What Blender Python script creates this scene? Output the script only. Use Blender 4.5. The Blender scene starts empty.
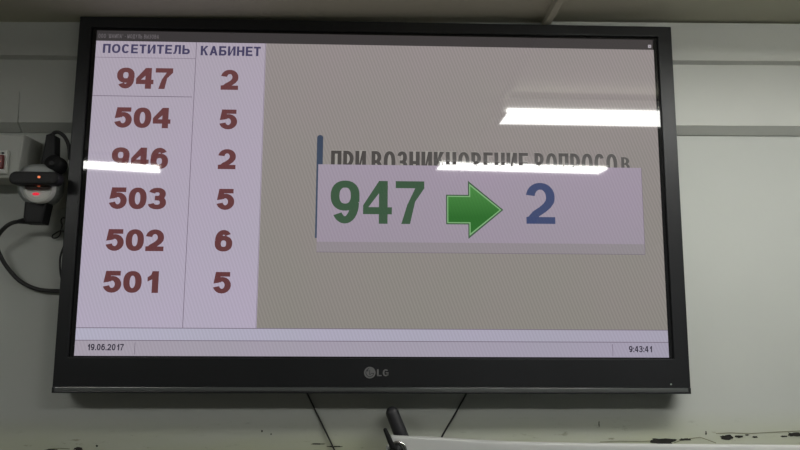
import bpy, bmesh, math, random
from mathutils import Vector, Matrix, noise
random.seed(7)
sc = bpy.context.scene
COL = sc.collection
sc.view_settings.view_transform = 'Standard'
sc.view_settings.look = 'None'
sc.view_settings.exposure = 0.0

# ------------------------------------------------------------------ camera
F = 680.0
PX, PY, PZ, PITCH, YAW, ROLL = 0.0053, -1.0828, -0.2047, 0.1413, -0.0298, -0.0046
TVZ = 1.80
TILT = math.radians(0.5)
M_TV = Matrix.Translation((0, 0, TVZ)) @ Matrix.Rotation(TILT, 4, 'Y')
Rc = Matrix.Rotation(YAW, 4, 'Z') @ Matrix.Rotation(PITCH, 4, 'X') @ Matrix.Rotation(ROLL, 4, 'Y')
M_LOC = Matrix.Translation((PX, PY, PZ)) @ Rc
cd = bpy.data.cameras.new('camera')
cam = bpy.data.objects.new('camera', cd)
COL.objects.link(cam)
cam.matrix_world = M_TV @ M_LOC @ Matrix.Rotation(math.pi / 2, 4, 'X')
cd.sensor_width = 36.0
cd.lens = 36.0 * F / 800.0
cd.clip_start = 0.01
sc.camera = cam
M_W = M_TV @ M_LOC


def ray(M, x, y):
    c = M.translation
    d = M.to_3x3() @ Vector(((x - 400) / F, 1, -(y - 225) / F))
    return c, d


def at(x, y, Y):
    """world point of the real surface at depth Y seen at photo position x, y"""
    c, d = ray(M_W, x, y)
    return c + d * ((Y - c.y) / d.y)


def scr(x, y, Y=0.0):
    """same, in the television's own coordinates: returns x, z"""
    c, d = ray(M_LOC, x, y)
    p = c + d * ((Y - c.y) / d.y)
    return p.x, p.z


# ------------------------------------------------------------------ materials
def mat(name, col, rough=0.5, noise_amt=0.0, nscale=20.0, metal=0.0, coat=0.0, bump=0.0, spec=0.5, bscale=None):
    m = bpy.data.materials.new(name)
    m.use_nodes = True
    nt = m.node_tree
    b = nt.nodes['Principled BSDF']
    b.inputs['Roughness'].default_value = rough
    b.inputs['Metallic'].default_value = metal
    b.inputs['Coat Weight'].default_value = coat
    b.inputs['Coat Roughness'].default_value = 0.05
    b.inputs['Specular IOR Level'].default_value = spec
    tc = nt.nodes.new('ShaderNodeTexCoord')
    n = nt.nodes.new('ShaderNodeTexNoise')
    n.inputs['Scale'].default_value = nscale
    n.inputs['Detail'].default_value = 5
    nt.links.new(tc.outputs['Object'], n.inputs['Vector'])
    r = nt.nodes.new('ShaderNodeValToRGB')
    k = noise_amt
    r.color_ramp.elements[0].position = 0.3
    r.color_ramp.elements[1].position = 0.7
    r.color_ramp.elements[0].color = tuple(c * (1 - k) for c in col) + (1,)
    r.color_ramp.elements[1].color = tuple(min(1, c * (1 + k)) for c in col) + (1,)
    nt.links.new(n.outputs['Fac'], r.inputs['Fac'])
    nt.links.new(r.outputs['Color'], b.inputs['Base Color'])
    if bump:
        n2 = nt.nodes.new('ShaderNodeTexNoise')
        n2.inputs['Scale'].default_value = bscale or nscale * 3
        n2.inputs['Detail'].default_value = 6
        nt.links.new(tc.outputs['Object'], n2.inputs['Vector'])
        bp = nt.nodes.new('ShaderNodeBump')
        bp.inputs['Strength'].default_value = bump
        bp.inputs['Distance'].default_value = 0.002
        nt.links.new(n2.outputs['Fac'], bp.inputs['Height'])
        nt.links.new(bp.outputs['Normal'], b.inputs['Normal'])
    return m


def emis(name, col, strength, base=(0.8, 0.8, 0.8)):
    m = bpy.data.materials.new(name)
    m.use_nodes = True
    b = m.node_tree.nodes['Principled BSDF']
    b.inputs['Base Color'].default_value = tuple(base) + (1,)
    b.inputs['Emission Color'].default_value = tuple(col) + (1,)
    b.inputs['Emission Strength'].default_value = strength
    return m


def lin(r, g, b):
    def f(c):
        c /= 255.0
        return c / 12.92 if c <= 0.04045 else ((c + 0.055) / 1.055) ** 2.4
    return (f(r), f(g), f(b))


DISP_K = 0.93


def display(name, rgb, rgb2=None, axis='Z', lo=-0.26, hi=0.26, pattern=0.05):
    """a lit patch of the glossy display: colour (fading from rgb to rgb2 along an axis) broken up
    by the fine pixel mesh of the panel"""
    m = bpy.data.materials.new(name)
    m.use_nodes = True
    nt = m.node_tree
    L = nt.links.new
    b = nt.nodes['Principled BSDF']
    b.inputs['Base Color'].default_value = (0.008, 0.008, 0.009, 1)
    b.inputs['Roughness'].default_value = 0.035
    b.inputs['Specular IOR Level'].default_value = 0.5
    tc = nt.nodes.new('ShaderNodeTexCoord')
    sp = nt.nodes.new('ShaderNodeSeparateXYZ')
    L(tc.outputs['Object'], sp.inputs[0])
    mr = nt.nodes.new('ShaderNodeMapRange')
    mr.inputs['From Min'].default_value = lo
    mr.inputs['From Max'].default_value = hi
    L(sp.outputs[axis], mr.inputs['Value'])
    mx = nt.nodes.new('ShaderNodeMix')
    mx.data_type = 'RGBA'
    mx.inputs['A'].default_value = lin(*rgb) + (1,)
    mx.inputs['B'].default_value = lin(*(rgb2 or rgb)) + (1,)
    L(mr.outputs['Result'], mx.inputs['Factor'])
    # pixel mesh: gently curved fine bands plus broad faint colour clouds
    wv = nt.nodes.new('ShaderNodeTexWave')
    wv.inputs['Scale'].default_value = 62
    wv.inputs['Distortion'].default_value = 2.2
    wv.inputs['Detail'].default_value = 0
    wv.inputs['Detail Scale'].default_value = 0.05
    mp = nt.nodes.new('ShaderNodeMapping')
    mp.inputs['Rotation'].default_value = (0, 0.35, 0)
    L(tc.outputs['Object'], mp.inputs['Vector'])
    L(mp.outputs['Vector'], wv.inputs['Vector'])
    nz = nt.nodes.new('ShaderNodeTexNoise')
    nz.inputs['Scale'].default_value = 9
    L(tc.outputs['Object'], nz.inputs['Vector'])
    a = nt.nodes.new('ShaderNodeMapRange')
    a.inputs['To Min'].default_value = 1 - pattern
    a.inputs['To Max'].default_value = 1 + pattern
    L(wv.outputs['Fac'], a.inputs['Value'])
    nm = nt.nodes.new('ShaderNodeMix')
    nm.data_type = 'RGBA'
    nm.inputs['A'].default_value = (0.97, 1.01, 0.97, 1)
    nm.inputs['B'].default_value = (1.03, 0.99, 1.03, 1)
    L(nz.outputs['Fac'], nm.inputs['Factor'])
    m1 = nt.nodes.new('ShaderNodeMix')
    m1.data_type = 'RGBA'
    m1.blend_type = 'MULTIPLY'
    m1.inputs['Factor'].default_value = 1
    L(mx.outputs['Result'], m1.inputs['A'])
    L(nm.outputs['Result'], m1.inputs['B'])
    m2 = nt.nodes.new('ShaderNodeVectorMath')
    m2.operation = 'SCALE'
    L(m1.outputs['Result'], m2.inputs[0])
    L(a.outputs['Result'], m2.inputs['Scale'])
    L(m2.outputs['Vector'], b.inputs['Emission Color'])
    b.inputs['Emission Strength'].default_value = DISP_K
    return m


# ------------------------------------------------------------------ mesh helpers
def link(name, bm, mats, parent=None, smooth=False, kind=None):
    me = bpy.data.meshes.new(name)
    bm.normal_update()
    bm.to_mesh(me)
    bm.free()
    for m in (mats if isinstance(mats, (list, tuple)) else [mats]):
        me.materials.append(m)
    if smooth:
        for p in me.polygons:
            p.use_smooth = True
    o = bpy.data.objects.new(name, me)
    COL.objects.link(o)
    if parent:
        o.parent = parent
    if kind:
        o['kind'] = kind
    return o


def tag(o, label, cat, group=None):
    o['label'] = label
    o['category'] = cat
    if group:
        o['group'] = group
    return o


def thing(name, label, cat, loc=(0, 0, 0), group=None):
    o = bpy.data.objects.new(name, None)
    o.empty_display_size = 0.05
    COL.objects.link(o)
    o.location = loc
    return tag(o, label, cat, group)


def box(bm, x0, x1, y0, y1, z0, z1, bev=0.0, mi=0, seg=2):
    t = bmesh.new()
    v = [t.verts.new((x, y, z)) for x in (x0, x1) for y in (y0, y1) for z in (z0, z1)]
    for f in ((0, 1, 3, 2), (4, 6, 7, 5), (0, 4, 5, 1), (2, 3, 7, 6), (0, 2, 6, 4), (1, 5, 7, 3)):
        t.faces.new([v[i] for i in f])
    if bev:
        bmesh.ops.bevel(t, geom=t.edges[:], offset=bev, segments=seg, profile=0.6, affect='EDGES')
    bmesh.ops.recalc_face_normals(t, faces=t.faces[:])
    merge(bm, t, mi)


def merge(bm, t, mi=None):
    mp = {}
    for v in t.verts:
        mp[v] = bm.verts.new(v.co)
    for f in t.faces:
        try:
            g = bm.faces.new([mp[v] for v in f.verts])
            g.material_index = f.material_index if mi is None else mi
            g.smooth = f.smooth
        except ValueError:
            pass
    t.free()


def prism(bm, pts, y0, y1, bev=0.0, mi=0, seg=2):
    """polygon in x, z (counter-clockwise seen from the front) pushed from depth y0 to y1"""
    t = bmesh.new()
    a = [t.verts.new((x, y0, z)) for x, z in pts]
    b = [t.verts.new((x, y1, z)) for x, z in pts]
    n = len(pts)
    front = t.faces.new(a)
    t.faces.new(b[::-1])
    for i in range(n):
        t.faces.new((a[i], b[i], b[(i + 1) % n], a[(i + 1) % n]))
    bmesh.ops.recalc_face_normals(t, faces=t.faces[:])
    if bev:
        bmesh.ops.bevel(t, geom=list(front.edges), offset=bev, segments=seg, profile=0.6, affect='EDGES')
    merge(bm, t, mi)


def flat(bm, pts, y, mi=0):
    """a flat polygon facing the room (towards -y)"""
    vs = [bm.verts.new((x, y, z)) for x, z in pts]
    area = sum(pts[i][0] * pts[(i + 1) % len(pts)][1] - pts[(i + 1) % len(pts)][0] * pts[i][1] for i in range(len(pts)))
    if area < 0:
        vs = vs[::-1]
    f = bm.faces.new(vs)
    f.material_index = mi
    return f


def spline(P, n=8):
    P = [Vector(p) for p in P]
    out = []
    for i in range(len(P) - 1):
        p0 = P[max(i - 1, 0)]
        p1, p2 = P[i], P[i + 1]
        p3 = P[min(i + 2, len(P) - 1)]
        for k in range(n):
            t = k / n
            out.append(0.5 * ((2 * p1) + (p2 - p0) * t + (2 * p0 - 5 * p1 + 4 * p2 - p3) * t * t + (3 * p1 - p0 - 3 * p2 + p3) * t ** 3))
    out.append(P[-1])
    return out


def tube(bm, P, r, seg=12, mi=0, cap=True):
    """tube through points; r is a number or a list of radii"""
    P = [Vector(p) for p in P]
    n = len(P)
    rs = r if isinstance(r, (list, tuple)) else [r] * n
    up = Vector((0, 0, 1))
    T = [(P[min(i + 1, n - 1)] - P[max(i - 1, 0)]).normalized() for i in range(n)]
    if abs(T[0].dot(up)) > 0.9:
        up = Vector((0, 1, 0))
    N = T[0].cross(up).normalized()
    rings = []
    for i in range(n):
        N = (N - T[i] * N.dot(T[i])).normalized()
        B = T[i].cross(N)
        rings.append([bm.verts.new(P[i] + (N * math.cos(2 * math.pi * k / seg) + B * math.sin(2 * math.pi * k / seg)) * rs[i]) for k in range(seg)])
    for i in range(n - 1):
        for k in range(seg):
            f = bm.faces.new((rings[i][k], rings[i][(k + 1) % seg], rings[i + 1][(k + 1) % seg], rings[i + 1][k]))
            f.smooth = True
            f.material_index = mi
    if cap:
        bm.faces.new(rings[0][::-1]).material_index = mi
        bm.faces.new(rings[-1]).material_index = mi


def rod(bm, a, b, r0, r1, seg=16, mi=0):
    """rounded-end bar from a to b"""
    a, b = Vector(a), Vector(b)
    d = (b - a).normalized()
    P, R = [], []
    for k in range(5):
        t = math.pi / 2 * k / 5
        P.append(a - d * r0 * math.cos(t)); R.append(max(r0 * math.sin(t), r0 * 0.05))
    P.append(a); R.append(r0)
    P.append(b); R.append(r1)
    for k in range(1, 6):
        t = math.pi / 2 * k / 5
        P.append(b + d * r1 * math.sin(t)); R.append(max(r1 * math.cos(t), r1 * 0.05))
    tube(bm, P, R, seg, mi)


def lathe(bm, cx, cz, prof, seg=40, mi=0, sx=1.0, sz=1.0):
    """profile of (y, radius) turned about the front-to-back axis at cx, cz"""
    rings = []
    for y, r in prof:
        rings.append([bm.verts.new((cx + sx * r * math.cos(2 * math.pi * k / seg), y, cz + sz * r * math.sin(2 * math.pi * k / seg))) for k in range(seg)])
    for i in range(len(prof) - 1):
        for k in range(seg):
            f = bm.faces.new((rings[i][k], rings[i][(k + 1) % seg], rings[i + 1][(k + 1) % seg], rings[i + 1][k]))
            f.smooth = True
            f.material_index = mi
    bm.faces.new(rings[0]).material_index = mi
    bm.faces.new(rings[-1][::-1]).material_index = mi


# ------------------------------------------------------------------ lettering
def stroke(pts, ax, ay, closed=False):
    k = ax / ay
    P = [(x, y * k) for x, y in pts]
    n = len(P)
    h = ax / 2

    def nrm(a, b):
        dx, dy = b[0] - a[0], b[1] - a[1]
        l = math.hypot(dx, dy) or 1e-9
        return (-dy / l, dx / l)
    offs = []
    for i in range(n):
        if closed:
            n0, n1 = nrm(P[i - 1], P[i]), nrm(P[i], P[(i + 1) % n])
        else:
            n0 = nrm(P[i - 1], P[i]) if i else nrm(P[0], P[1])
            n1 = nrm(P[i], P[i + 1]) if i < n - 1 else n0
        mx_, my_ = n0[0] + n1[0], n0[1] + n1[1]
        l = math.hypot(mx_, my_) or 1e-9
        mx_, my_ = mx_ / l, my_ / l
        c = max(mx_ * n1[0] + my_ * n1[1], 0.45)
        offs.append((mx_ * h / c, my_ * h / c))
    A = [(p[0] + o[0], (p[1] + o[1]) / k) for p, o in zip(P, offs)]
    B = [(p[0] - o[0], (p[1] - o[1]) / k) for p, o in zip(P, offs)]
    out = []
    for i in range(n if closed else n - 1):
        j = (i + 1) % n
        out.append([A[i], A[j], B[j], B[i]])
    return out


def arc(cx, cy, rx, ry, a0, a1, n=18):
    return [(cx + rx * math.cos(math.radians(a0 + (a1 - a0) * i / n)), cy + ry * math.sin(math.radians(a0 + (a1 - a0) * i / n))) for i in range(n + 1)]


def sup(cx, cy, rx, ry, a0, a1, n=26, e=0.86):
    def s(v):
        return math.copysign(abs(v) ** e, v)
    return [(cx + rx * s(math.cos(math.radians(a0 + (a1 - a0) * i / n))), cy + ry * s(math.sin(math.radians(a0 + (a1 - a0) * i / n)))) for i in range(n + 1)]


def glyph(ch, W, ax, ay):
    """polygons of one character: cap height 1, width W, pen ax wide on uprights and ay on levels"""
    a, b = ax / 2, ay / 2
    Lx, Rx, T, B = a, W - a, 1 - b, b
    S = lambda p, c=False: stroke(p, ax, ay, c)

    def para(x0, y0, x1, y1, w):
        return [[(x0 - w / 2, y0), (x0 + w / 2, y0), (x1 + w / 2, y1), (x1 - w / 2, y1)]]

    def rect(x0, x1, y0, y1):
        return [[(x0, y0), (x1, y0), (x1, y1), (x0, y1)]]
    V = lambda x: rect(x - a, x + a, 0, 1)
    c = W / 2
    if ch in '0ОO':
        return S(sup(c, .5, Rx - c, .5 - b, 0, 360, 40)[:-1], True)
    if ch == '1':
        x = W * .97 - a
        return rect(x - a, x + a, 0, 1) + [[(x - a, .86), (x - a, .62), (x - a - W * .3, .52), (x - a - W * .3, .72)], [(x - a, 1), (x, 1), (x - a, .8), (x - a - W * .1, .78)]]
    if ch == '2':
        ry = .27
        top = sup(c, T - ry, Rx - c, ry, 172, -24, 20, .96)
        xe, ye = top[-1]
        neck = [(c + (Rx - c) * .64, ye - .095), (c + (Rx - c) * .18, ye - .19), (Lx + (c - Lx) * .55, ye - .29), (Lx + .02, max(ye - .42, .06))]
        return S(top + neck) + rect(0, W, 0, ay) + [[(0, 0), (ax, 0), (ax * 1.3, ay), (ax * .16, ay * 1.05)]]
    if ch in '3З':
        r1 = (T - .52) / 2
        r2 = (.52 - B) / 2
        u = sup(c - .01, T - r1, Rx - c - .02, r1, 165, -90, 16)
        d = sup(c - .01, B + r2, Rx - c + .01, r2, 90, -168, 18)
        return S(u) + S(d) + rect(c - .12, c + .02, .52 - b, .52 + b)
    if ch == '4':
        x = W * .70
        return rect(x - a, x + a, 0, 1) + rect(0, W, .22, .22 + ay) + [[(0, .22), (0, .22 + ay * 1.25), (x - a, 1), (x - a + .001, 1 - ay * 1.75)], [(x - a, 1), (x, 1), (x, .7), (x - a, .7)]]
    if ch == '5':
        bowl = arc(c, B + (.66 - B) / 2, Rx - c, (.66 - B) / 2, 138, -165, 24)
        return rect(W * .17, W * .94, 1 - ay, 1) + [[(W * .14, 1), (W * .14 + ax * .95, 1), (ax * .98, .50), (W * .03, .46)]] + S(bowl)
    if ch in '6':
        ry = (.62 - B) / 2
        o = S(sup(c, B + ry, Rx - c, ry, 0, 360, 34)[:-1], True)
        kk = ax / ay
        top = S(sup(c, .52, Rx - c - .01, T - .52, 40, 181, 22, 1.0))
        return o + top + rect(0, ax, B + ry, .5)
    if ch == '9':
        return [[(W - x, 1 - y) for x, y in p] for p in glyph('6', W, ax, ay)]
    if ch == '7':
        return rect(0, W, 1 - ay, 1) + [[(W - ax * 1.05, 1 - ay), (W, 1 - ay), (W * .68, .52), (W * .66 - ax * .85, .44)], [(W * .68, .52), (W * .66 - ax * .85, .44), (W * .2, 0), (W * .2 + ax, 0)]]
    if ch == '8':
        r1 = (T - .52) / 2
        r2 = (.52 - B) / 2
        return S(arc(c, T - r1, Rx - c - .03, r1, 0, 360, 26)[:-1], True) + S(arc(c, B + r2, Rx - c, r2, 0, 360, 26)[:-1], True)
    if ch == 'П':
        return V(Lx) + V(Rx) + rect(0, W, 1 - ay, 1)
    if ch in 'СC':
        return S(sup(c, .5, Rx - c, .5 - b, 38, 322, 34))
    if ch == 'Е':
        return V(Lx) + rect(0, W, 1 - ay, 1) + rect(0, W * .94, .5 - b, .5 + b) + rect(0, W, 0, ay)
    if ch == 'Т':
        return V(c) + rect(0, W, 1 - ay, 1)
    if ch == 'И':
        return V(Lx) + V(Rx) + [[(a, 0), (ax, 0), (W - a, 1), (W - ax, 1)], [(a, 0), (ax, .0), (ax, .3), (a, .15)], [(ax * .9, 0), (ax, .0), (W - ax, 1), (ax * .9, .25)], [(ax, 0), (W - ax * .9, .75), (W - ax * .9, 1), (W - ax, 1)]]
    if ch == 'Л':
        return V(Rx) + rect(W * .2, W, 1 - ay, 1) + [[(W * .2, 1), (W * .2 + ax, 1), (W * .2 + ax * .9, .4), (W * .18, .45)], [(W * .18, .45), (W * .2 + ax * .9, .4), (W * .15 + a, .02), (W * .12, .17)], [(0, .0), (W * .15 + a, .02), (W * .12, .17), (0, .16)]]
    if ch in 'ЬБР':
        if ch == 'Р':
            y0, y1 = .42 - b + .0, 1 - b
        else:
            y0, y1 = b, .60 - b
        ry = (y1 - y0) / 2
        bowl = [(Lx, y1)] + arc(Rx - ry * .8, y0 + ry, ry * .8, ry, 90, -90, 14) + [(Lx, y0)]
        o = V(Lx) + S(bowl)
        if ch == 'Б':
            o += rect(0, W * .93, 1 - ay, 1)
        return o
    if ch == 'В' or ch == 'в':
        r1, r2 = (T - .52) / 2, (.52 - B) / 2
        return V(Lx) + S([(Lx, T)] + arc(Rx - r1 * .8 - .03, T - r1, r1 * .8, r1, 90, -90, 12) + [(Lx, .52)]) + S([(Lx, .52)] + arc(Rx - r2 * .8, B + r2, r2 * .8, r2, 90, -90, 12) + [(Lx, B)])
    if ch == 'К':
        return V(Lx) + [[(ax * .9, .38), (ax * .9, .62), (W - ax * 1.15, 1), (W, 1)], [(ax * 1.3, .62), (ax * 1.3 + .1, .42), (W - ax * 1.15, 0), (W, 0)], [(ax * 1.3 + .1, .70), (ax * 1.3, .5), (W - ax * 1.15, 0), (W, 0)]]
    if ch == 'А':
        return para(a, 0, c, 1, ax) + para(W - a, 0, c, 1, ax) + rect(W * .22, W * .78, .22, .22 + ay)
    if ch == 'Н':
        return V(Lx) + V(Rx) + rect(0, W, .5 - b, .5 + b)
    if ch == 'М':
        return V(Lx) + V(Rx) + para(c, 0, a, 1, ax) + para(c, 0, W - a, 1, ax)
    if ch == 'Д':
        return V(Rx - .06) + rect(W * .2, W - .06, 1 - ay, 1) + para(W * .14, 0, W * .28, 1, ax) + rect(0, W, 0, ay) + rect(0, ax * .7, -.15, ay) + rect(W - ax * .7, W, -.15, ay)
    if ch == 'У':
        return para(W * .25, 0, W - a, 1, ax) + para(c + .04, .3, a, 1, ax)
    if ch == 'Ы':
        return glyph('Ь', W * .66, ax, ay) + V(Rx)
    if ch == 'Ш':
        return V(Lx) + V(c) + V(Rx) + rect(0, W, 0, ay)
    if ch == 'L':
        return V(Lx) + rect(0, W, 0, ay)
    if ch == 'G':
        return S(sup(c, .5, Rx - c, .5 - b, 42, 350, 34)) + rect(c, W, .5 - b, .5 + b) + rect(W - ax, W, .12, .5)
    if ch == '.':
        return rect(W / 2 - a, W / 2 + a, 0, ay * 1.1)
    if ch == ':':
        return rect(W / 2 - a, W / 2 + a, 0, ay * 1.1) + rect(W / 2 - a, W / 2 + a, .55, .55 + ay * 1.1)
    if ch == '-':
        return rect(0, W, .35, .35 + ay)
    if ch == '"':
        return rect(W * .1, W * .35, .65, 1) + rect(W * .65, W * .9, .65, 1)
    return []


WID = {'1': .84, '.': .28, ':': .28, '-': .4, '"': .4, ' ': .3, 'М': 1.15, 'Ш': 1.2, 'Ы': 1.15, 'Е': .9, 'Т': .92, 'Л': 1.0, 'А': 1.08, 'О': 1.12, 'С': 1.04, 'П': 1.0, 'И': 1.02, 'Д': 1.05, 'L': .8, 'G': 1.0}


def text(bm, s, x0, x1, z0, z1, w=.66, gap=.11, ax=.2, ay=.16, y=0.0, mi=0):
    """characters fitted to the rectangle x0..x1, z0..z1"""
    ws = [w * WID.get(ch, 1.0) for ch in s]
    tot = sum(ws) + gap * (len(s) - 1)
    k = (x1 - x0) / tot
    h = z1 - z0
    cx = 0
    for ch, cw in zip(s, ws):
        for p in glyph(ch, cw, ax, ay):
            q = [(x0 + (cx + u) * k, z0 + v * h) for u, v in p]
            area = sum(q[i][0] * q[(i + 1) % len(q)][1] - q[(i + 1) % len(q)][0] * q[i][1] for i in range(len(q)))
            if abs(area) > 1e-12:
                flat(bm, q, y, mi)
        cx += cw + gap


def rect_px(xl, xr, yt, yb):
    xm, ym = (xl + xr) / 2, (yt + yb) / 2
    return scr(xl, ym)[0], scr(xr, ym)[0], scr(xm, yb)[1], scr(xm, yt)[1]


# ================================================================== the room
D1, D2 = .026, .018
WY = 0.044           # front of the wall plaster
XL, XR = -1.7, 1.9


def wall_material():
    m = mat('painted_plaster', (0.45, 0.465, 0.435), 0.75, 0.035, 2.5, bump=0.25, bscale=28)
    nt = m.node_tree
    L = nt.links.new
    b = nt.nodes['Principled BSDF']
    src = b.inputs['Base Color'].links[0].from_socket
    g = nt.nodes.new('ShaderNodeNewGeometry')
    sp = nt.nodes.new('ShaderNodeSeparateXYZ')
    L(g.outputs['Position'], sp.inputs[0])
    mr = nt.nodes.new('ShaderNodeMapRange')      # damp yellow tide along the foot of the upper wall
    mr.interpolation_type = 'SMOOTHSTEP'
    zb = at(700, 445, WY).z
    zt = at(700, 405, WY).z
    mr.inputs['From Min'].default_value = zt
    mr.inputs['From Max'].default_value = zb
    L(sp.outputs['Z'], mr.inputs['Value'])
    n = nt.nodes.new('ShaderNodeTexNoise')
    n.inputs['Scale'].default_value = 14
    n.inputs['Detail'].default_value = 7
    mp = nt.nodes.new('ShaderNodeMapping')
    mp.inputs['Scale'].default_value = (0.45, 1, 1.6)
    L(g.outputs['Position'], mp.inputs['Vector'])
    L(mp.outputs['Vector'], n.inputs['Vector'])
    mul = nt.nodes.new('ShaderNodeMath')
    mul.operation = 'MULTIPLY'
    L(mr.outputs['Result'], mul.inputs[0])
    L(n.outputs['Fac'], mul.inputs[1])
    mx = nt.nodes.new('ShaderNodeMix')
    mx.data_type = 'RGBA'
    mul.use_clamp = True
    gain = nt.nodes.new('ShaderNodeMath')
    gain.operation = 'MULTIPLY'
    gain.use_clamp = True
    gain.inputs[1].default_value = .95
    L(mul.outputs[0], gain.inputs[0])
    L(gain.outputs[0], mx.inputs['Factor'])
    L(src, mx.inputs['A'])
    mx.inputs['B'].default_value = (0.40, 0.42, 0.24, 1)
    # dark mould specks close to the bottom seam
    n2 = nt.nodes.new('ShaderNodeTexNoise')
    n2.inputs['Scale'].default_value = 60
    n2.inputs['Detail'].default_value = 8
    n2.inputs['Roughness'].default_value = 0.7
    L(mp.outputs['Vector'], n2.inputs['Vector'])
    r = nt.nodes.new('ShaderNodeMapRange')
    r.inputs['From Min'].default_value = 0.60
    r.inputs['From Max'].default_value = 0.70
    L(n2.outputs['Fac'], r.inputs['Value'])
    mul2 = nt.nodes.new('ShaderNodeMath')
    mul2.operation = 'MULTIPLY'
    L(mr.outputs['Result'], mul2.inputs[0])
    L(r.outputs['Result'], mul2.inputs[1])
    mul3 = nt.nodes.new('ShaderNodeMath')
    mul3.operation = 'MULTIPLY'
    L(mul2.outputs[0], mul3.inputs[0])
    mul3.inputs[1].default_value = 0.75
    mx2 = nt.nodes.new('ShaderNodeMix')
    mx2.data_type = 'RGBA'
    L(mul3.outputs[0], mx2.inputs['Factor'])
    L(mx.outputs['Result'], mx2.inputs['A'])
    mx2.inputs['B'].default_value = (0.16, 0.155, 0.10, 1)
    L(mx2.outputs['Result'], b.inputs['Base Color'])
    return m


m_wall = wall_material()
m_hole = mat('crumbled_plaster_hole', (0.018, 0.017, 0.014), 0.9, 0.3, 60)
m_chip = mat('chipped_filler', (0.17, 0.165, 0.11), 0.85, 0.25, 50)
m_duct = mat('cream_plastic', (0.465, 0.475, 0.44), 0.55, 0.03, 4, bump=0.05)
m_duct2 = mat('cream_plastic_underside', (0.43, 0.44, 0.39), 0.6, 0.05, 4)
m_ceil = mat('ceiling_panel', (0.50, 0.49, 0.39), 0.8, 0.06, 3, bump=0.1)
m_floor = mat('floor_linoleum', (0.22, 0.19, 0.15), 0.5, 0.15, 6)
m_black = mat('black_plastic', (0.009, 0.009, 0.010), 0.5, 0.1, 30, spec=.25)
m_rubber = mat('black_rubber', (0.014, 0.014, 0.014), 0.55, 0.1, 40)
m_white = mat('white_plastic', (0.60, 0.61, 0.57), 0.4, 0.04, 20)
m_gold = mat('grey_adapter_plastic', (0.2, 0.215, 0.205), 0.35, 0.05, 20)

# wall with the crumbled seam modelled into it
bm = bmesh.new()
box(bm, XL, XR, WY, WY + 0.12, 0, 2.75)


def blob(pts, y, mi):
    P = [at(px, py, y) for px, py in pts]
    flat(bm, [(p.x, p.z) for p in P], y, mi)


def ragged(cx, cy, w, h, mi, y, n=22, seed=0):
    pts = []
    for i in range(n):
        t = 2 * math.pi * i / n
        k = 1 + 0.55 * noise.noise(Vector((math.cos(t) * 2.6 + seed, math.sin(t) * 2.6, seed * 3.1)))
        e = 0.7
        pts.append((cx + w / 2 * k * math.copysign(abs(math.cos(t)) ** e, math.cos(t)), cy - h / 2 * k * math.copysign(abs(math.sin(t)) ** e, math.sin(t))))
    blob(pts, y, mi)


for cx, cy, w, h in ((662, 441.2, 25, 5.4), (686, 439.5, 11, 2.2), (727, 437.3, 12, 4.2), (739, 436.5, 8, 2.4), (755, 437, 5, 2), (747, 435, 4, 1.2),
                     (795, 434.5, 15, 4), (784, 436.3, 6, 1.6), (78, 448.7, 9, 3.0), (52, 450, 14, 1.6), (97, 446, 2.4, 2),
                     (706, 433, 1.5, 4), (599, 424, 1.0, 5), (318, 444, 14, 1.2), (335, 446.5, 16, 1.0), (262, 431, 1.4, 2.4), (271, 434, 1.2, 1.6), (458, 440.5, 8, .7)):
    ragged(cx, cy, w, h, 1, WY - 0.0006, seed=cx * .13)
# hairline cracks running along the seam
for pts in (((600, 442), (620, 441.2), (640, 441.6), (650, 441)), ((674, 443), (680, 440.6), (690, 438.6), (700, 437.2), (708, 440), (716, 443)),
            ((716, 433.6), (730, 432.9), (750, 433.6), (770, 432.4), (800, 431)), ((48, 449), (60, 448.2), (70, 449))):
    up = [(x, y - .35) for x, y in pts]
    dn = [(x, y + .35) for x, y in pts[::-1]]
    for i in range(len(pts) - 1):
        blob([up[i], up[i + 1], dn[len(pts) - 2 - i], dn[len(pts) - 1 - i]], WY - 0.0005, 2)
link('wall_back', bm, [m_wall, m_hole, m_chip], kind='structure')

bm = bmesh.new()
box(bm, XL, XR, -3.6, WY, -0.05, 0)
link('floor', bm, m_floor, kind='structure')

# ceiling: two sheets meeting in a folded joint strip
CL = (at(0, 22, WY - D1), at(537, 22.8, WY - D1))
CR = (at(543, 19.2, WY - D1), at(800, 22.6, WY - D1))
CZ = CL[0].z


def sheet(name, p, q, x0, x1, th=0.02):
    s = (q.z - p.z) / (q.x - p.x)
    z0, z1 = p.z + s * (x0 - p.x), p.z + s * (x1 - p.x)
    bm = bmesh.new()
    prism(bm, [(x0, z0), (x1, z1), (x1, z1 + th), (x0, z0 + th)], -3.6, WY)
    link(name, bm, m_ceil, kind='structure')


XJ = at(540, 22, WY).x
bm = bmesh.new()
for p, q, x0, x1 in ((CL[0], CL[1], XL, XJ), (CR[0], CR[1], XJ, XR)):
    s = (q.z - p.z) / (q.x - p.x)
    if p is CR[0]:
        s *= .55
    z0, z1 = p.z + s * (x0 - p.x), p.z + s * (x1 - p.x)
    prism(bm, [(x0, z0), (x1, z1), (x1, z1 + .03), (x0, z0 + .03)], -3.6, WY)
link('ceiling', bm, m_ceil, kind='structure')
bm = bmesh.new()
jx0, jx1 = at(537.5, 22, WY).x, at(544, 22, WY).x
box(bm, jx0, jx1, -3.6, WY - .003, CZ - .004, CZ + .012, .0015)
link('trim_1', bm, m_ceil, kind='structure')
bm = bmesh.new()
box(bm, jx0 - .002, jx0 + .009, WY - .018, WY - .001, CZ - .012, CZ - .0045, .001)
o = link('joint_clip', bm, mat('dull_dark_metal', (0.06, 0.06, 0.055), 0.6, 0.1, 40))
tag(o, 'tiny dark metal clip under the ceiling joint above the television', 'clip')

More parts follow.
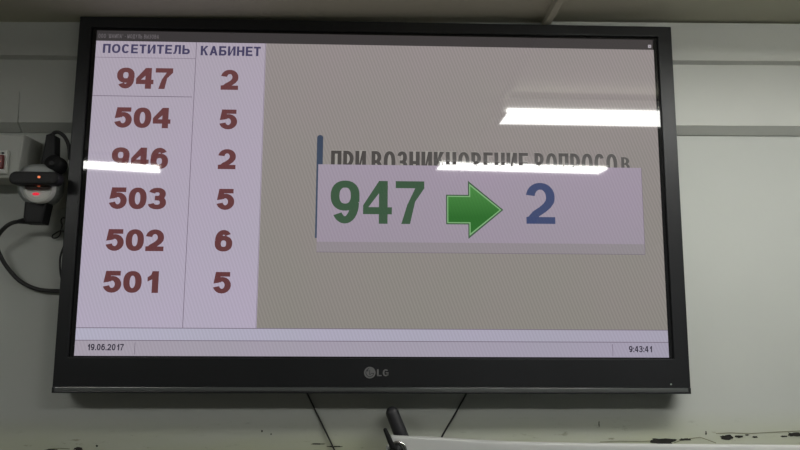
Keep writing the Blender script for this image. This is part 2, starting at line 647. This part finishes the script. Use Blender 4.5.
# cable trunking across the wall: an upper deep run and a lower shallow run
zu = (at(0, 55, WY - D1).z + at(700, 60.5, WY - D1).z) / 2
zl0 = (at(0, 62, WY - D2).z + at(700, 66, WY - D2).z) / 2 + .02
zl = (at(20, 124, WY - D2).z + at(740, 125, WY - D2).z) / 2
zlid = at(760, 96, WY - D2).z


def run(bm, xa, xb, d, z0, z1, ch):
    t = bmesh.new()
    sec = [(WY, z0 - ch), (WY - .003, z0 - ch), (WY - d, z0), (WY - d, z1), (WY, z1)]
    a_ = [t.verts.new((xa, y, z)) for y, z in sec]
    b_ = [t.verts.new((xb, y, z)) for y, z in sec]
    t.faces.new(a_)
    t.faces.new(b_[::-1])
    for i in range(5):
        j = (i + 1) % 5
        t.faces.new((a_[i], b_[i], b_[j], a_[j]))
    bmesh.ops.recalc_face_normals(t, faces=t.faces[:])
    merge(bm, t, 0)


bm = bmesh.new()
run(bm, XL, XR, D1, zu, CZ + .01, .011)
link('trim_2', bm, m_duct, kind='structure')
bm = bmesh.new()
box(bm, XL, XR, WY - D2 + .001, WY, zl + .012, zl0, .001)
XS = at(18.7, 110, WY - D2).x
run(bm, XL, XS - .0007, D2, zl + .001, zlid, .013)
run(bm, XS + .0007, XR, D2, zl + .001, zlid, .013)
link('trim_3', bm, m_duct, kind='structure')

# ================================================================== wall box, switch, sockets
bm = bmesh.new()
BY = WY - .058
bx1 = at(22, 150, BY).x
bz0 = at(10, 178, BY).z
bzt = at(10, 134.5, BY).z
prism(bm, [(bx1 - .35, bz0), (bx1 - .003, bz0), (bx1 + .002, bzt), (bx1 - .35, bzt)], BY, WY, .004)
o = thing('junction_box', 'cream wall box carrying the red switch left of the plug adapter', 'box', ((bx1 - .17), WY, bz0))
c_ = link('housing', bm, m_duct, None)
c_.parent = o
c_.matrix_parent_inverse = Matrix.Translation(-Vector(o.location))
bm = bmesh.new()
sz = [at(x, 164, BY).x for x in (-9, 9)]
s0, s1 = at(4, 174.5, BY).z, at(4, 151, BY).z
sw = thing('rocker_switch', 'small red rocker switch in a pale frame at left photo edge', 'switch', ((sz[0] + sz[1]) / 2, BY, s0))


def child(name, bm, m, par, smooth=False):
    o = link(name, bm, m, par, smooth)
    o.matrix_parent_inverse = Matrix.Translation(-Vector(par.location))
    return o


box(bm, sz[0], sz[1], BY - .006, BY + .001, s0, s1, .002)
child('faceplate', bm, m_white, sw)
bm = bmesh.new()
xa, xb = at(-6, 164, BY).x, at(6.3, 164, BY).x
za, zb_ = at(4, 170, BY).z, at(4, 156, BY).z
box(bm, xa, xb, BY - .0105, BY - .005, za, zb_, .002)
child('rocker', bm, mat('red_plastic', (0.16, 0.016, 0.014), 0.4, 0.1, 30), sw)
bm = bmesh.new()
for k in (-4, 1, 5):
    p = at(k, 155, BY)
    box(bm, p.x - .002, p.x + .002, BY - .0068, BY - .0055, p.z, p.z + .003)
child('printed_mark', bm, m_black, sw)

# the plug adapter on its wall socket
AY0, AY1 = WY, WY - .030
ac = at(38, 184, WY - .05)
sk = thing('wall_socket', 'round pale wall socket behind the plug adapter', 'socket', (ac.x, WY, ac.z - .035))
bm = bmesh.new()
lathe(bm, ac.x + .004, ac.z + .002, [(WY - .026, .022), (WY - .026, .030), (WY - .022, .034), (WY - .001, .036)], 40)
child('socket_body', bm, m_duct2, sk)

ad = thing('plug_adapter', 'pale round multi-way plug adapter with glowing red and orange lights left of the television', 'plug adapter', (ac.x, WY - .026, ac.z - .03))
FY = WY - .068
bm = bmesh.new()
r = .0295
pts = []
for i in range(28):
    t = 2 * math.pi * i / 28
    e = .82
    pts.append((ac.x + r * 1.04 * math.copysign(abs(math.cos(t)) ** e, math.cos(t)), ac.z + r * 1.1 * math.copysign(abs(math.sin(t)) ** e, math.sin(t))))
prism(bm, pts, FY + .012, WY - .0265, .005)
child('adapter_body', bm, m_gold, ad)
bm = bmesh.new()
fc = at(37, 193, FY)
prism(bm, [(fc.x + .0235 * math.cos(2 * math.pi * i / 32), fc.z + .008 + .0235 * math.sin(2 * math.pi * i / 32)) for i in range(32)], FY, FY + .0125, .0045)
child('adapter_face', bm, m_white, ad)
m_red = emis('red_glow', (1.0, 0.015, 0.05), .75, (.1, .01, .01))
m_or = emis('orange_glow', (1.0, 0.25, 0.09), .9, (.1, .03, .01))
bm = bmesh.new()
p = at(36, 194, FY)
prism(bm, [(p.x + .0055 * math.cos(2 * math.pi * i / 20), p.z + .0023 * math.sin(2 * math.pi * i / 20)) for i in range(20)], FY - .0012, FY + .001, .0006)
o = child('indicator_light', bm, m_red, ad)
o['label'] = 'glowing red indicator light'

# three plugs
# one lying across the front
bar_y = FY - .011
pl = thing('power_plug', 'long black flat plug lying across the front of the adapter', 'plug', tuple(at(36, 184, FY)), 'black plugs in the adapter')
bm = bmesh.new()
p0, p1 = at(17.5, 178.5, bar_y), at(48, 177.5, bar_y)
h = .0105
ring = []
pa = [(p0.x + h * math.cos(t), p0.z + h * math.sin(t)) for t in [math.pi / 2 + math.pi * i / 12 for i in range(13)]]
pb = [(p1.x + .011 + h * .8 * math.cos(t), p1.z - .002 + h * .95 * math.sin(t)) for t in [-math.pi / 2 + math.pi * i / 12 for i in range(13)]]
prism(bm, pa + pb, bar_y - .007, FY - .0002, .004, seg=3)
child('plug_body', bm, m_black, pl)
bm = bmesh.new()
q = at(39, 187, FY)
box(bm, q.x - .019, q.x + .02, FY - .0065, FY - .0002, q.z - .005, q.z + .0085, .003)
child('lower_shell', bm, mat('dark_brown_plastic', (0.030, 0.018, 0.014), 0.4, 0.1, 30), pl)
for px, py, yy, nm in ((39, 177, bar_y - .0072, 'orange'), (38.8, 186, FY - .0068, 'dim')):
    q = at(px, py, yy)
    bm = bmesh.new()
    prism(bm, [(q.x + .0022 * math.cos(2 * math.pi * i / 16), q.z + .0018 * math.sin(2 * math.pi * i / 16)) for i in range(16)], yy - .0006, yy + .0008)
    o = child('indicator_light', bm, m_or if nm == 'orange' else emis('dim_orange_glow', (0.6, 0.12, 0.05), .4, (.05, .01, .01)), pl)
    o['label'] = 'small orange indicator light'

# one standing on top with its cable arching over to the television
ty = WY - .040
pt = thing('power_plug', 'black plug standing upright in the top of the adapter, cable arching right', 'plug', tuple(at(50, 168, ty)), 'black plugs in the adapter')
bm = bmesh.new()
Pq = [at(x, y, ty) for x, y in ((42.5, 167), (57, 167), (57.5, 137), (53.5, 134.5), (48.5, 136), (46, 151))]
prism(bm, [(p.x, p.z) for p in Pq], ty - .010, ty + .010, .004, seg=3)
child('plug_body', bm, m_black, pt)
bm = bmesh.new()
q = at(52.8, 163.5, ty - .012)
lathe(bm, q.x, q.z, [(ty - .0165, .004), (ty - .0160, .0085), (ty - .0145, .0120), (ty - .0115, .0145), (ty + .008, .0145)], 32)
child('round_collar', bm, m_black, pt)
cable_pts = [at(52.5, 137, ty), at(54, 133, ty), at(59, 132.5, ty), at(65, 137.5, ty), at(69, 147, ty), at(70, 160, ty + .005), at(72, 176, ty + .01), at(78, 190, ty + .015)]
bm = bmesh.new()
tube(bm, spline(cable_pts), .0031)
child('cable', bm, m_rubber, pt)
bm = bmesh.new()
tube(bm, [at(68.6, 160, ty - .004), at(68.9, 168, ty - .004)], .0009)  # thin white sliver standing in for the light reflected off the cable
child('cable_glint', bm, m_white, pt)

# one hanging below, cable looping left and back to the television
by = WY - .042
pb_ = thing('power_plug', 'square black plug hanging below the adapter, thick cable looping left', 'plug', tuple(at(39, 224, by)), 'black plugs in the adapter')
bm = bmesh.new()
Pq = [at(x, y, by) for x, y in ((28, 203), (26.5, 218), (29, 224), (45, 224.5), (49.5, 205), (47, 200), (31, 200))]
prism(bm, [(p.x, p.z) for p in Pq], by - .012, by + .012, .004, seg=3)
child('plug_body', bm, m_black, pb_)
bm = bmesh.new()
P = [at(x, y, by) for x, y in ((32, 221), (26, 220.6), (18, 221.6))]
tube(bm, P, [.0065, .0055, .0034], 14)
child('strain_relief', bm, m_black, pb_)
bm = bmesh.new()
P = [at(x, y, yy) for x, y, yy in ((19, 221.5, by), (12, 223, by), (5, 227.5, by), (-2, 236, by + .01), (-3.5, 245, by + .02), (0, 255, by + .024), (7, 267, by + .028), (20, 281, by + .032), (38, 289.3, by + .034), (59, 291, by + .035), (80, 291, by + .036))]
tube(bm, spline(P), .0033)
child('cable', bm, m_rubber, pb_)

# black wire tie by the television edge
bm = bmesh.new()
P = [at(x, y, WY - .008) for x, y in ((66, 232), (60, 231), (56, 233), (52.5, 235.5), (53, 238), (57, 237.5), (60, 234.5), (61, 229), (62, 225), (61, 221), (62.5, 218), (66, 218))]
tube(bm, spline(P, 6), .0011, 8)
o = link('wire_tie', bm, m_rubber)
tag(o, 'thin black wire tie looped beside the left television edge', 'wire tie')
bm = bmesh.new()
P = [at(x, y, WY - .01) for x, y in ((64, 246), (60.5, 256), (60, 268), (62, 280), (68, 290))]
tube(bm, spline(P, 6), .0016, 8)
o = link('thin_cable', bm, m_rubber)
tag(o, 'thin black cable bulging out behind the left television edge', 'cable')

# ================================================================== television
tv = thing('television', 'large black flat television on the wall showing a queue number table', 'television', (0, 0, TVZ))
tv.rotation_euler = (0, TILT, 0)


def tvpart(name, bm, m, par=None, label=None, smooth=False):
    o = link(name, bm, m, par or tv, smooth)
    if label:
        o['label'] = label
    return o


m_bezel = mat('satin_black_bezel', (0.016, 0.0165, 0.018), 0.38, 0.06, 8, spec=0.3)
m_gloss = mat('glossy_black_border', (0.010, 0.010, 0.011), 0.03, 0.05, 8)
m_strip = mat('smoky_clear_strip', (0.085, 0.09, 0.088), 0.22, 0.05, 8, coat=0.6)
m_back = mat('rough_black_case', (0.02, 0.02, 0.02), 0.6, 0.1, 40)
m_logo = mat('grey_logo_print', (0.17, 0.17, 0.17), 0.4, 0.05, 50)
m_logod = mat('dark_logo_print', (0.05, 0.05, 0.055), 0.4, 0.05, 50)

FX0, FX1, FZ0, FZ1 = -.4931, .4955, -.3148, .2925
SX0, SX1, SZ0, SZ1 = -.465, .465, -.2590, .2699     # lit display
GX0 = scr(82.5, 165)[0]
GX1 = scr(661, 118)[0]
GZ0, GZ1 = SZ0 - .002, SZ1 + .004
BF = -.004


def ringframe(bm, o, i, y0, y1, bev=.002, mi=0):
    """frame between outer rect o and inner rect i (x0,x1,z0,z1)"""
    t = bmesh.new()
    oc = [(o[0], o[2]), (o[1], o[2]), (o[1], o[3]), (o[0], o[3])]
    ic = [(i[0], i[2]), (i[1], i[2]), (i[1], i[3]), (i[0], i[3])]
    A = [t.verts.new((x, y0, z)) for x, z in oc]
    Bv = [t.verts.new((x, y0, z)) for x, z in ic]
    A2 = [t.verts.new((x, y1, z)) for x, z in oc]
    B2 = [t.verts.new((x, y1, z)) for x, z in ic]
    for k in range(4):
        j = (k + 1) % 4
        t.faces.new((A[k], A[j], Bv[j], Bv[k]))
        t.faces.new((A2[k], B2[k], B2[j], A2[j]))
        t.faces.new((A[k], A2[k], A2[j], A[j]))
        t.faces.new((Bv[k], Bv[j], B2[j], B2[k]))
    bmesh.ops.recalc_face_normals(t, faces=t.faces[:])
    ed = [e for e in t.edges if all(v in A or v in Bv for v in e.verts) and (all(v in A for v in e.verts) or all(v in Bv for v in e.verts))]
    ed += [e for e in t.edges if (e.verts[0] in A and e.verts[1] in A2) or (e.verts[1] in A and e.verts[0] in A2)]
    bmesh.ops.bevel(t, geom=ed, offset=bev, segments=3, profile=0.6, affect='EDGES')
    merge(bm, t, mi)


bm = bmesh.new()
ringframe(bm, (FX0, FX1, FZ0 + .0085, FZ1), (GX0, GX1, GZ0, GZ1), BF, .030, .0018)
tvpart('bezel', bm, m_bezel)
# strip along the bottom: clear grey bar above a black lip
bm = bmesh.new()
box(bm, FX0 + .004, FX1 - .004, BF - .0005, .026, FZ0 + .003, FZ0 + .0092, .001)
tvpart('bottom_strip', bm, m_strip, label='smoky grey strip along the bottom edge')
bm = bmesh.new()
box(bm, FX0, FX1, BF - .001, .030, FZ0, FZ0 + .0032, .001)
box(bm, FX0, FX0 + .0042, BF - .001, .030, FZ0 + .001, FZ0 + .0095, .001)
box(bm, FX1 - .0042, FX1, BF - .001, .030, FZ0 + .001, FZ0 + .0095, .001)
tvpart('bottom_lip', bm, m_bezel)
bm = bmesh.new()
prism(bm, [(FX0 + .02, FZ0 + .02), (FX1 - .02, FZ0 + .02), (FX1 - .02, FZ1 - .02), (FX0 + .02, FZ1 - .02)], .028, WY - .012, .0)
tvpart('back_housing', bm, m_back)
bm = bmesh.new()
for s in (-1, 1):
    box(bm, s * .18 - .02, s * .18 + .02, WY - .0125, WY - .0005, -.18, .18, .001)
box(bm, -.2, .2, WY - .006, WY - .0002, -.05, .05, .001)
tvpart('wall_bracket', bm, mat('bracket_steel', (0.1, 0.1, 0.1), 0.5, 0.1, 30, metal=0.8))
# logo
bm = bmesh.new()
cx, cz = scr(369.8, 372.6, BF)
rr = 5.4 * .00165
flat(bm, [(cx + rr * math.cos(2 * math.pi * i / 36), cz + rr * math.sin(2 * math.pi * i / 36)) for i in range(36)], BF - .0003, 0)
for p in stroke(arc(0, 0, .68, .68, 100, 350, 22) + [(.15, -.12)], .13, .13):
    flat(bm, [(cx + x * rr, cz + z * rr) for x, z in p], BF - .0005, 1)
for p in stroke([(-.02, .42), (-.02, -.32), (.22, -.32)], .13, .13):
    flat(bm, [(cx + x * rr, cz + z * rr) for x, z in p], BF - .0006, 1)
flat(bm, [(cx - .36 * rr + .13 * rr * math.cos(2 * math.pi * i / 12), cz + .32 * rr + .13 * rr * math.sin(2 * math.pi * i / 12)) for i in range(12)], BF - .0006, 1)
x0, z1 = scr(377, 369.3, BF)
x1, z0 = scr(388.6, 376.2, BF)
text(bm, 'LG', x0, x1, z0, z1, .7, .14, .2, .18, BF - .0003, 0)
tvpart('brand_logo', bm, [m_logo, m_logod], label='grey round emblem and two letters')
bm = bmesh.new()
x0, z0 = scr(671, 384.3, BF)
prism(bm, [(x0 + .0014 * math.cos(2 * math.pi * i / 12), z0 + .0014 * math.sin(2 * math.pi * i / 12)) for i in range(12)], BF - .0006, BF + .001)
tvpart('power_indicator', bm, mat('grey_lens', (0.25, 0.28, 0.25), 0.3, 0.05, 50))

# display
bm = bmesh.new()
flat(bm, [(GX0 - .001, GZ0 - .001), (GX1 + .001, GZ0 - .001), (GX1 + .001, GZ1 + .001), (GX0 - .001, GZ1 + .001)], .0004)
screen = tvpart('screen', bm, m_gloss)
LY = [-.0000]


def layer(k):
    return -.00012 * k


def patch(name, m, x0, x1, z0, z1, k, label=None):
    bm = bmesh.new()
    flat(bm, [(x0, z0), (x1, z0), (x1, z1), (x0, z1)], layer(k))
    return tvpart(name, bm, m, screen, label)


z_title = scr(375, 45.3)[1]
z_l1 = (scr(100, 327.9)[1] + scr(600, 329.8)[1]) / 2
z_l2 = (scr(100, 340.2)[1] + scr(600, 342.2)[1]) / 2
x_list = (scr(265, 50)[0] + scr(257.6, 327)[0]) / 2
x_col = (scr(195.3, 45)[0] + scr(184.3, 320)[0]) / 2
d_title = display('display_dark', (58, 55, 56), (66, 62, 62), 'X', SX0, SX1, .02)
d_list = display('display_lilac', (180, 171, 191), (174, 164, 178), 'Z', SZ0, SZ1)
d_right = display('display_taupe', (139, 135, 128), (150, 142, 141), 'Z', SZ0, SZ1, .08)
d_pop = display('display_pale_lilac', (157, 147, 160), (163, 151, 167), 'Z', -.1, .06)
d_popf = display('display_lilac_fade', (146, 139, 144), None, pattern=.05)
d_bar = display('display_pale_bar', (180, 177, 196), (168, 163, 180), 'X', SX0, SX1)
d_stat = display('display_status_bar', (166, 158, 170), (164, 158, 176), 'X', SX0, SX1)
d_line = display('display_grey_line', (118, 108, 122), pattern=.01)
d_hdr = display('display_slate_text', (70, 66, 96), pattern=.02)
d_num = display('display_maroon_text', (98, 56, 58), (106, 64, 66), 'Z', SZ0, SZ1, .03)
d_tiny = display('display_tiny_text', (104, 99, 102), pattern=.01)
d_dark = display('display_dark_text', (48, 44, 58), pattern=.02)
d_ban = display('display_banner_text', (74, 70, 68), (92, 90, 88), 'X', -.1, .4, .03)
d_halo = display('display_banner_halo', (158, 153, 148), pattern=.02)
d_blue = display('display_blue_bar', (66, 78, 98), (58, 68, 88), 'Z', .0, .15, .02)
d_green = display('display_dark_green', (62, 88, 66), pattern=.03)
d_blu2 = display('display_blue_number', (66, 76, 112), pattern=.03)
d_white = display('display_white', (190, 186, 190), pattern=.01)

patch('title_bar', d_title, SX0, SX1 - .001, z_title, SZ1, 1, 'dark title bar along the top')
patch('list_panel', d_list, SX0, x_list, z_l1, z_title, 1, 'pale lilac panel with visitor and room columns')
patch('message_panel', d_right, x_list, SX1, z_l1, z_title, 1, 'grey beige message area')
patch('progress_bar', d_bar, SX0, SX1, z_l2, z_l1, 1, 'pale empty bar')
patch('status_bar', d_stat, SX0, SX1, SZ0, z_l2, 1, 'pale status bar with date and time')

# thin ruled lines of the table and bars
bm = bmesh.new()


def hl(xa, xb, z, t=.0011):
    flat(bm, [(xa, z - t / 2), (xb, z - t / 2), (xb, z + t / 2), (xa, z + t / 2)], layer(2))


def vl(x, za, zb, t=.0010):
    flat(bm, [(x - t / 2, za), (x + t / 2, za), (x + t / 2, zb), (x - t / 2, zb)], layer(2))


vl(x_col, z_l1, z_title)
hl(SX0, x_col, (scr(98, 57.2)[1] + scr(190, 58.6)[1]) / 2, .0007)
hl(SX0, x_col - .003, (scr(95, 95.6)[1] + scr(190, 97)[1]) / 2)
hl(SX0, SX1, z_l1)
hl(SX0, SX1, z_l2)
vl(scr(134.8, 348)[0], SZ0 + .002, z_l2 - .003, .0008)
vl(scr(612.7, 350)[0], SZ0 + .002, z_l2 - .003, .0008)
vl(x_list - .001, z_l1, z_title, .0006)
tvpart('ruled_lines', bm, d_line, screen)


def words(name, s, box_, m, w, gap, ax, ay, k=3, label=None, px=True):
    bm = bmesh.new()
    x0, x1, z0, z1 = rect_px(*box_) if px else box_
    text(bm, s, x0, x1, z0, z1, w, gap, ax, ay, layer(k))
    return tvpart(name, bm, m, screen, label)


words('title_text', 'ООО "ШАМПА" - МОДУЛЬ ВЫЗОВА', (98.5, 159, 34.3, 38.4), d_tiny, .62, .2, .16, .16)
words('column_heading', 'ПОСЕТИТЕЛЬ', (103, 190, 44.6, 53.6), d_hdr, .82, .15, .245, .19)
words('column_heading', 'КАБИНЕТ', (200.8, 260.8, 46.4, 55.8), d_hdr, .78, .14, .235, .19)
BLK = dict(w=.86, gap=.085, ax=.30, ay=.215)
for s, bx_ in (('947', (117, 172.9, 68, 88.8)), ('504', (114.3, 170.7, 107.6, 128)), ('946', (111.7, 168.3, 147.6, 168.8)),
               ('503', (109, 166.3, 187.6, 209.2)), ('502', (105.7, 164, 229.3, 251)), ('501', (103, 159, 271, 292.8))):
    words('visitor_number', s, bx_, d_num, **BLK)
for s, bx_ in (('2', (221, 238.4, 69.9, 89.9)), ('5', (219.3, 237.3, 109.6, 129.4)), ('2', (218.2, 235.8, 149.2, 169.2)),
               ('5', (216.5, 234.4, 188.9, 209.9)), ('6', (214.9, 232.4, 230, 251.5)), ('5', (213, 231, 272, 293.5))):
    words('room_number', s, bx_, d_num, **BLK)
words('date_text', '19.06.2017', (87, 123.8, 343.9, 350.3), d_dark, .66, .12, .2, .17)
words('time_text', '9:43:41', (628.9, 652, 346, 352.2), d_dark, .66, .12, .2, .17)

# banner behind the popup
for nm, mm, ex, k in (('banner_halo', d_halo, .09, 3), ('banner_text', d_ban, 0, 4)):
    bm = bmesh.new()
    for s, xa, xb in (('ПРИ', 331, 366), ('ВОЗНИКНОВЕНИЕ', 371.5, 528), ('ВОПРОСО', 534.4, 617)):
        x0, x1 = scr(xa, 160)[0], scr(xb, 160)[0]
        z1 = scr(474, 152.3)[1]
        z0 = z1 - 23 * .00161
        text(bm, s, x0 - ex * .004, x1 + ex * .004, z0, z1 + ex * .012, .50, .085, .185 + ex, .14 + ex * .8, layer(k))
    x0, x1 = scr(621, 160)[0], scr(629.5, 160)[0]
    z1 = scr(625, 157.3)[1]
    text(bm, 'В', x0, x1, z1 - .024, z1, .46, .1, .17 + ex * .5, .10, layer(k))
    tvpart(nm, bm, mm, screen)
# blue rounded bar
bm = bmesh.new()
xa, xb = scr(316.9, 150)[0], scr(323.0, 150)[0]
zt = scr(320, 135)[1]
zb = scr(317, 238)[1]
rr = (xb - xa) / 2
cxx = (xa + xb) / 2
pts = [(xa, zb), (xb, zb)] + [(cxx + rr * math.cos(math.pi * i / 12), zt - rr + rr * math.sin(math.pi * i / 12)) for i in range(13)]
flat(bm, pts, layer(3))
tvpart('blue_bar', bm, d_blue, screen, 'slim dark blue vertical bar')
# popup
pxa = (scr(318.2, 165.5)[0] + scr(316.6, 250)[0]) / 2
pxb = (scr(641.7, 168)[0] + scr(643.9, 254)[0]) / 2
pzt = scr(480, 166.2)[1]
pzb = scr(480, 253)[1]
pzm = scr(480, 243)[1]
patch('popup_panel', d_pop, pxa, pxb, pzm, pzt, 5, 'pale lilac popup box')
patch('popup_foot', d_popf, pxa, pxb, pzb, pzm, 5)
bm = bmesh.new()
flat(bm, [(pxa, pzb - .0008), (pxb, pzb - .0008), (pxb, pzb), (pxa, pzb)], layer(5))
flat(bm, [(pxb, pzb), (pxb + .0007, pzb), (pxb + .0007, pzt), (pxb, pzt)], layer(5))
tvpart('popup_edge', bm, d_line, screen)
words('popup_number', '947', (330.6, 424.3, 181, 223.8), d_green, .66, .085, .20, .165, 6, 'large dark green number')
words('popup_number', '2', (526, 554.7, 183, 223.9), d_blu2, .66, .085, .20, .165, 6, 'large blue number')
# arrow
A = [(446, 194.6), (467.9, 194.9), (467.9, 180.9), (503.4, 210), (468.9, 239.2), (467.9, 224.6), (446, 224.4)]
xs = [scr(446, 209)[0], scr(468.1, 209)[0], scr(503.3, 210)[0]]
zc = scr(470, 209.7)[1]
hs, hh = (scr(457, 194.8)[1] - scr(457, 224.4)[1]) / 2, (scr(468, 180.9)[1] - scr(468, 239)[1]) / 2


def arrow_pts(i):
    t = hh / (xs[2] - xs[1])
    return [(xs[0] + i, zc - hs + i), (xs[1] + i, zc - hs + i), (xs[1] + i, zc - hh + i * (1 + 1.5)), (xs[2] - i * 1.7, zc), (xs[1] + i, zc + hh - i * (1 + 1.5)), (xs[1] + i, zc + hs - i), (xs[0] + i, zc + hs - i)]


def arrow_mesh(name, i, m, k, label=None):
    p = arrow_pts(i)
    bm = bmesh.new()
    flat(bm, [p[0], p[1], p[5], p[6]], layer(k))
    flat(bm, [p[1], p[2], p[3]], layer(k))
    flat(bm, [p[1], p[3], p[5]], layer(k))
    flat(bm, [p[5], p[3], p[4]], layer(k))
    return tvpart(name, bm, m, screen, label)


arrow_mesh('arrow_outline', 0, display('display_arrow_edge', (66, 92, 68), pattern=.02), 6, 'dark green arrow outline')
arrow_mesh('arrow_highlight', .0019, display('display_arrow_light', (130, 178, 124), pattern=.02), 7)
d_arr = display('display_arrow_green', (46, 108, 44), (72, 134, 66), 'Z', zc - .012, zc + .03, .04)
arrow_mesh('arrow_fill', .0036, d_arr, 8, 'bright green arrow pointing right')
# close button
bm = bmesh.new()
x0, z0 = scr(649.5, 46.4)
e = .0026
for p in ([(x0 - e, z0 - e), (x0 + e, z0 - e), (x0 + e, z0 + e), (x0 - e, z0 + e)],):
    flat(bm, p, layer(2), 0)
for p in stroke([(x0 - e * .6, z0 - e * .6), (x0 + e * .6, z0 + e * .6)], .0008, .0008) + stroke([(x0 - e * .6, z0 + e * .6), (x0 + e * .6, z0 - e * .6)], .0008, .0008):
    flat(bm, p, layer(3), 1)
tvpart('close_button', bm, [d_white, d_line], screen)

# ================================================================== below the television
m_case = mat('off_white_casing', (0.56, 0.565, 0.55), 0.35, 0.03, 3)
CY = WY - .062
top = [(391.5, 434.8), (398, 435.3), (412, 435.9), (430, 436.7), (450, 437.9), (480, 439.8), (510, 441.2), (550, 442.2), (600, 443), (700, 444), (800, 444.8), (900, 445.5)]
P = [Vector((at(x, y, CY).x, CY, at(x, y, CY + .012).z)) for x, y in top]
bl = at(386, 447.5, CY)
zb = at(500, 450, CY).z - .07
cs = thing('long_casing', 'long off-white casing under the television at the bottom photo edge', 'casing', (P[4].x, CY, zb))
bm = bmesh.new()
poly = [(p.x, p.z) for p in P[::-1]] + [(bl.x + .006, P[0].z - .010), (bl.x, bl.z), (bl.x, zb), (P[-1].x, zb)]
prism(bm, poly, CY, CY + .012, .0035, seg=3)
box(bm, P[4].x, P[-2].x, CY + .011, WY - .0005, zb + .001, zb + .02)
child('casing_shell', bm, m_case, cs)
hc = at(397.3, 450.5, CY)
bm = bmesh.new()
tube(bm, [(hc.x + .0128 * math.cos(t), CY - .003, hc.z + .0128 * math.sin(t)) for t in [2 * math.pi * i / 40 for i in range(41)]], .0021, 10)
child('metal_ring', bm, mat('bright_steel', (0.75, 0.75, 0.74), 0.18, 0.03, 30, metal=1.0), cs)
bm = bmesh.new()
lathe(bm, hc.x - .0015, hc.z, [(CY - .008, .004), (CY - .0075, .0085), (CY - .005, .0100), (CY + .002, .0104)], 36)
child('black_cap', bm, m_black, cs)
# thin pin beside the cap
bm = bmesh.new()
a, b = at(385.3, 429.8, CY - .012), at(392.5, 447, CY - .012)
rod(bm, a, b, .0030, .0044)
child('pin', bm, m_black, cs)
# stout rod standing behind
bm = bmesh.new()
ry_ = WY - .032
a, b = at(392.3, 413, ry_), at(405.5, 446, ry_)
rod(bm, a, b, .0102, .0112, 24)
o = link('rounded_rod', bm, mat('dark_grey_rubber', (0.018, 0.018, 0.021), 0.5, 0.1, 30))
tag(o, 'stout black round-ended rod leaning behind the off-white casing', 'rod')

for pts, r_, lab in ((((300, 376), (307.5, 394), (321, 422), (334, 449), (343, 470)), .00135, 'thin black wire hanging below the television, left of the stout rod'),
                     (((474, 378), (466, 394), (455, 414), (441.5, 437.5), (436, 452)), .00150, 'thin black wire slanting from the television down behind the casing')):
    bm = bmesh.new()
    tube(bm, spline([at(x, y, WY - .004) for x, y in pts], 6), r_, 8)
    o = link('hanging_wire', bm, m_rubber)
    tag(o, lab, 'wire', 'wires under the television')

# ================================================================== ceiling lamps behind the camera, seen mirrored in the screen
def mirrored(px, py, z):
    """where the mirror view in the screen at px, py meets the level z"""
    c, d = ray(M_LOC, px, py)
    p = c + d * (-c.y / d.y)
    d2 = Vector((d.x, -d.y, d.z))
    pw = M_TV @ p
    dw = M_TV.to_3x3() @ d2
    return pw + dw * ((z - pw.z) / dw.z)


LZ = CZ - .030
m_tube = emis('lamp_diffuser', (1.0, 1.0, 0.965), 25.0)
m_tube2 = emis('lamp_diffuser_older', (1.0, 1.0, 0.965), 34.0)
m_lampbody = mat('white_lamp_housing', (0.75, 0.75, 0.72), 0.5, 0.03, 10)
A1 = mirrored(503, 116.3, LZ)
A2 = mirrored(662, 119, LZ)
C1 = mirrored(437.5, 166.2, LZ)
C2 = mirrored(602, 170.6, LZ)
B1 = mirrored(82, 165, LZ)
B2 = mirrored(160, 169.6, LZ)
ln = (C2 - C1).length
u1 = (A2 - A1).normalized()
u3 = (C2 - C1).normalized()
u2 = (B2 - B1).normalized()
print('LAMPS', A1, A2, C1, C2, B1, B2, ln, 'CZ', CZ)
specs = [(A1, A1 + u1 * ln * 1.35, 'ceiling lamp nearest the television, mirrored at upper right of the screen'),
         (C1, C2, 'ceiling lamp of the farther row, mirrored across the middle of the screen'),
         (B2 - u2 * ln, B2, 'ceiling lamp of the farther row, mirrored at the left edge of the screen')]
for a, b, lab in specs:
    mid = (a + b) / 2
    d = (b - a)
    d.z = 0
    L_ = d.length
    ang = math.atan2(d.y, d.x)
    lp = thing('ceiling_lamp', lab, 'ceiling lamp', (mid.x, mid.y, CZ - .001), 'fluorescent ceiling lamps')
    lp.rotation_euler = (0, 0, ang)
    off = LZ - (CZ - .001)
    bm = bmesh.new()
    box(bm, -L_ / 2 - .012, L_ / 2 + .012, -.044, .044, off + .0045, 0.001, .002)
    box(bm, -L_ / 2 - .012, -L_ / 2, -.040, .040, off - .007, off + .006, .002)
    box(bm, L_ / 2, L_ / 2 + .012, -.040, .040, off - .007, off + .006, .002)
    link('lamp_housing', bm, m_lampbody, lp)
    bm = bmesh.new()
    hw, hh_ = (.050, .0090) if a is A1 else (.036, .0062)
    box(bm, -L_ / 2, L_ / 2, -hw, hw, off - hh_ / 2, off + hh_ / 2, .002)
    link('lamp_diffuser', bm, m_tube if a is A1 else m_tube2, lp)

# ambient light of the rest of the room
w = bpy.data.worlds.new('room_light')
sc.world = w
w.use_nodes = True
bg = w.node_tree.nodes['Background']
bg.inputs['Color'].default_value = (0.80, 0.86, 0.80, 1)
bg.inputs['Strength'].default_value = 0.08
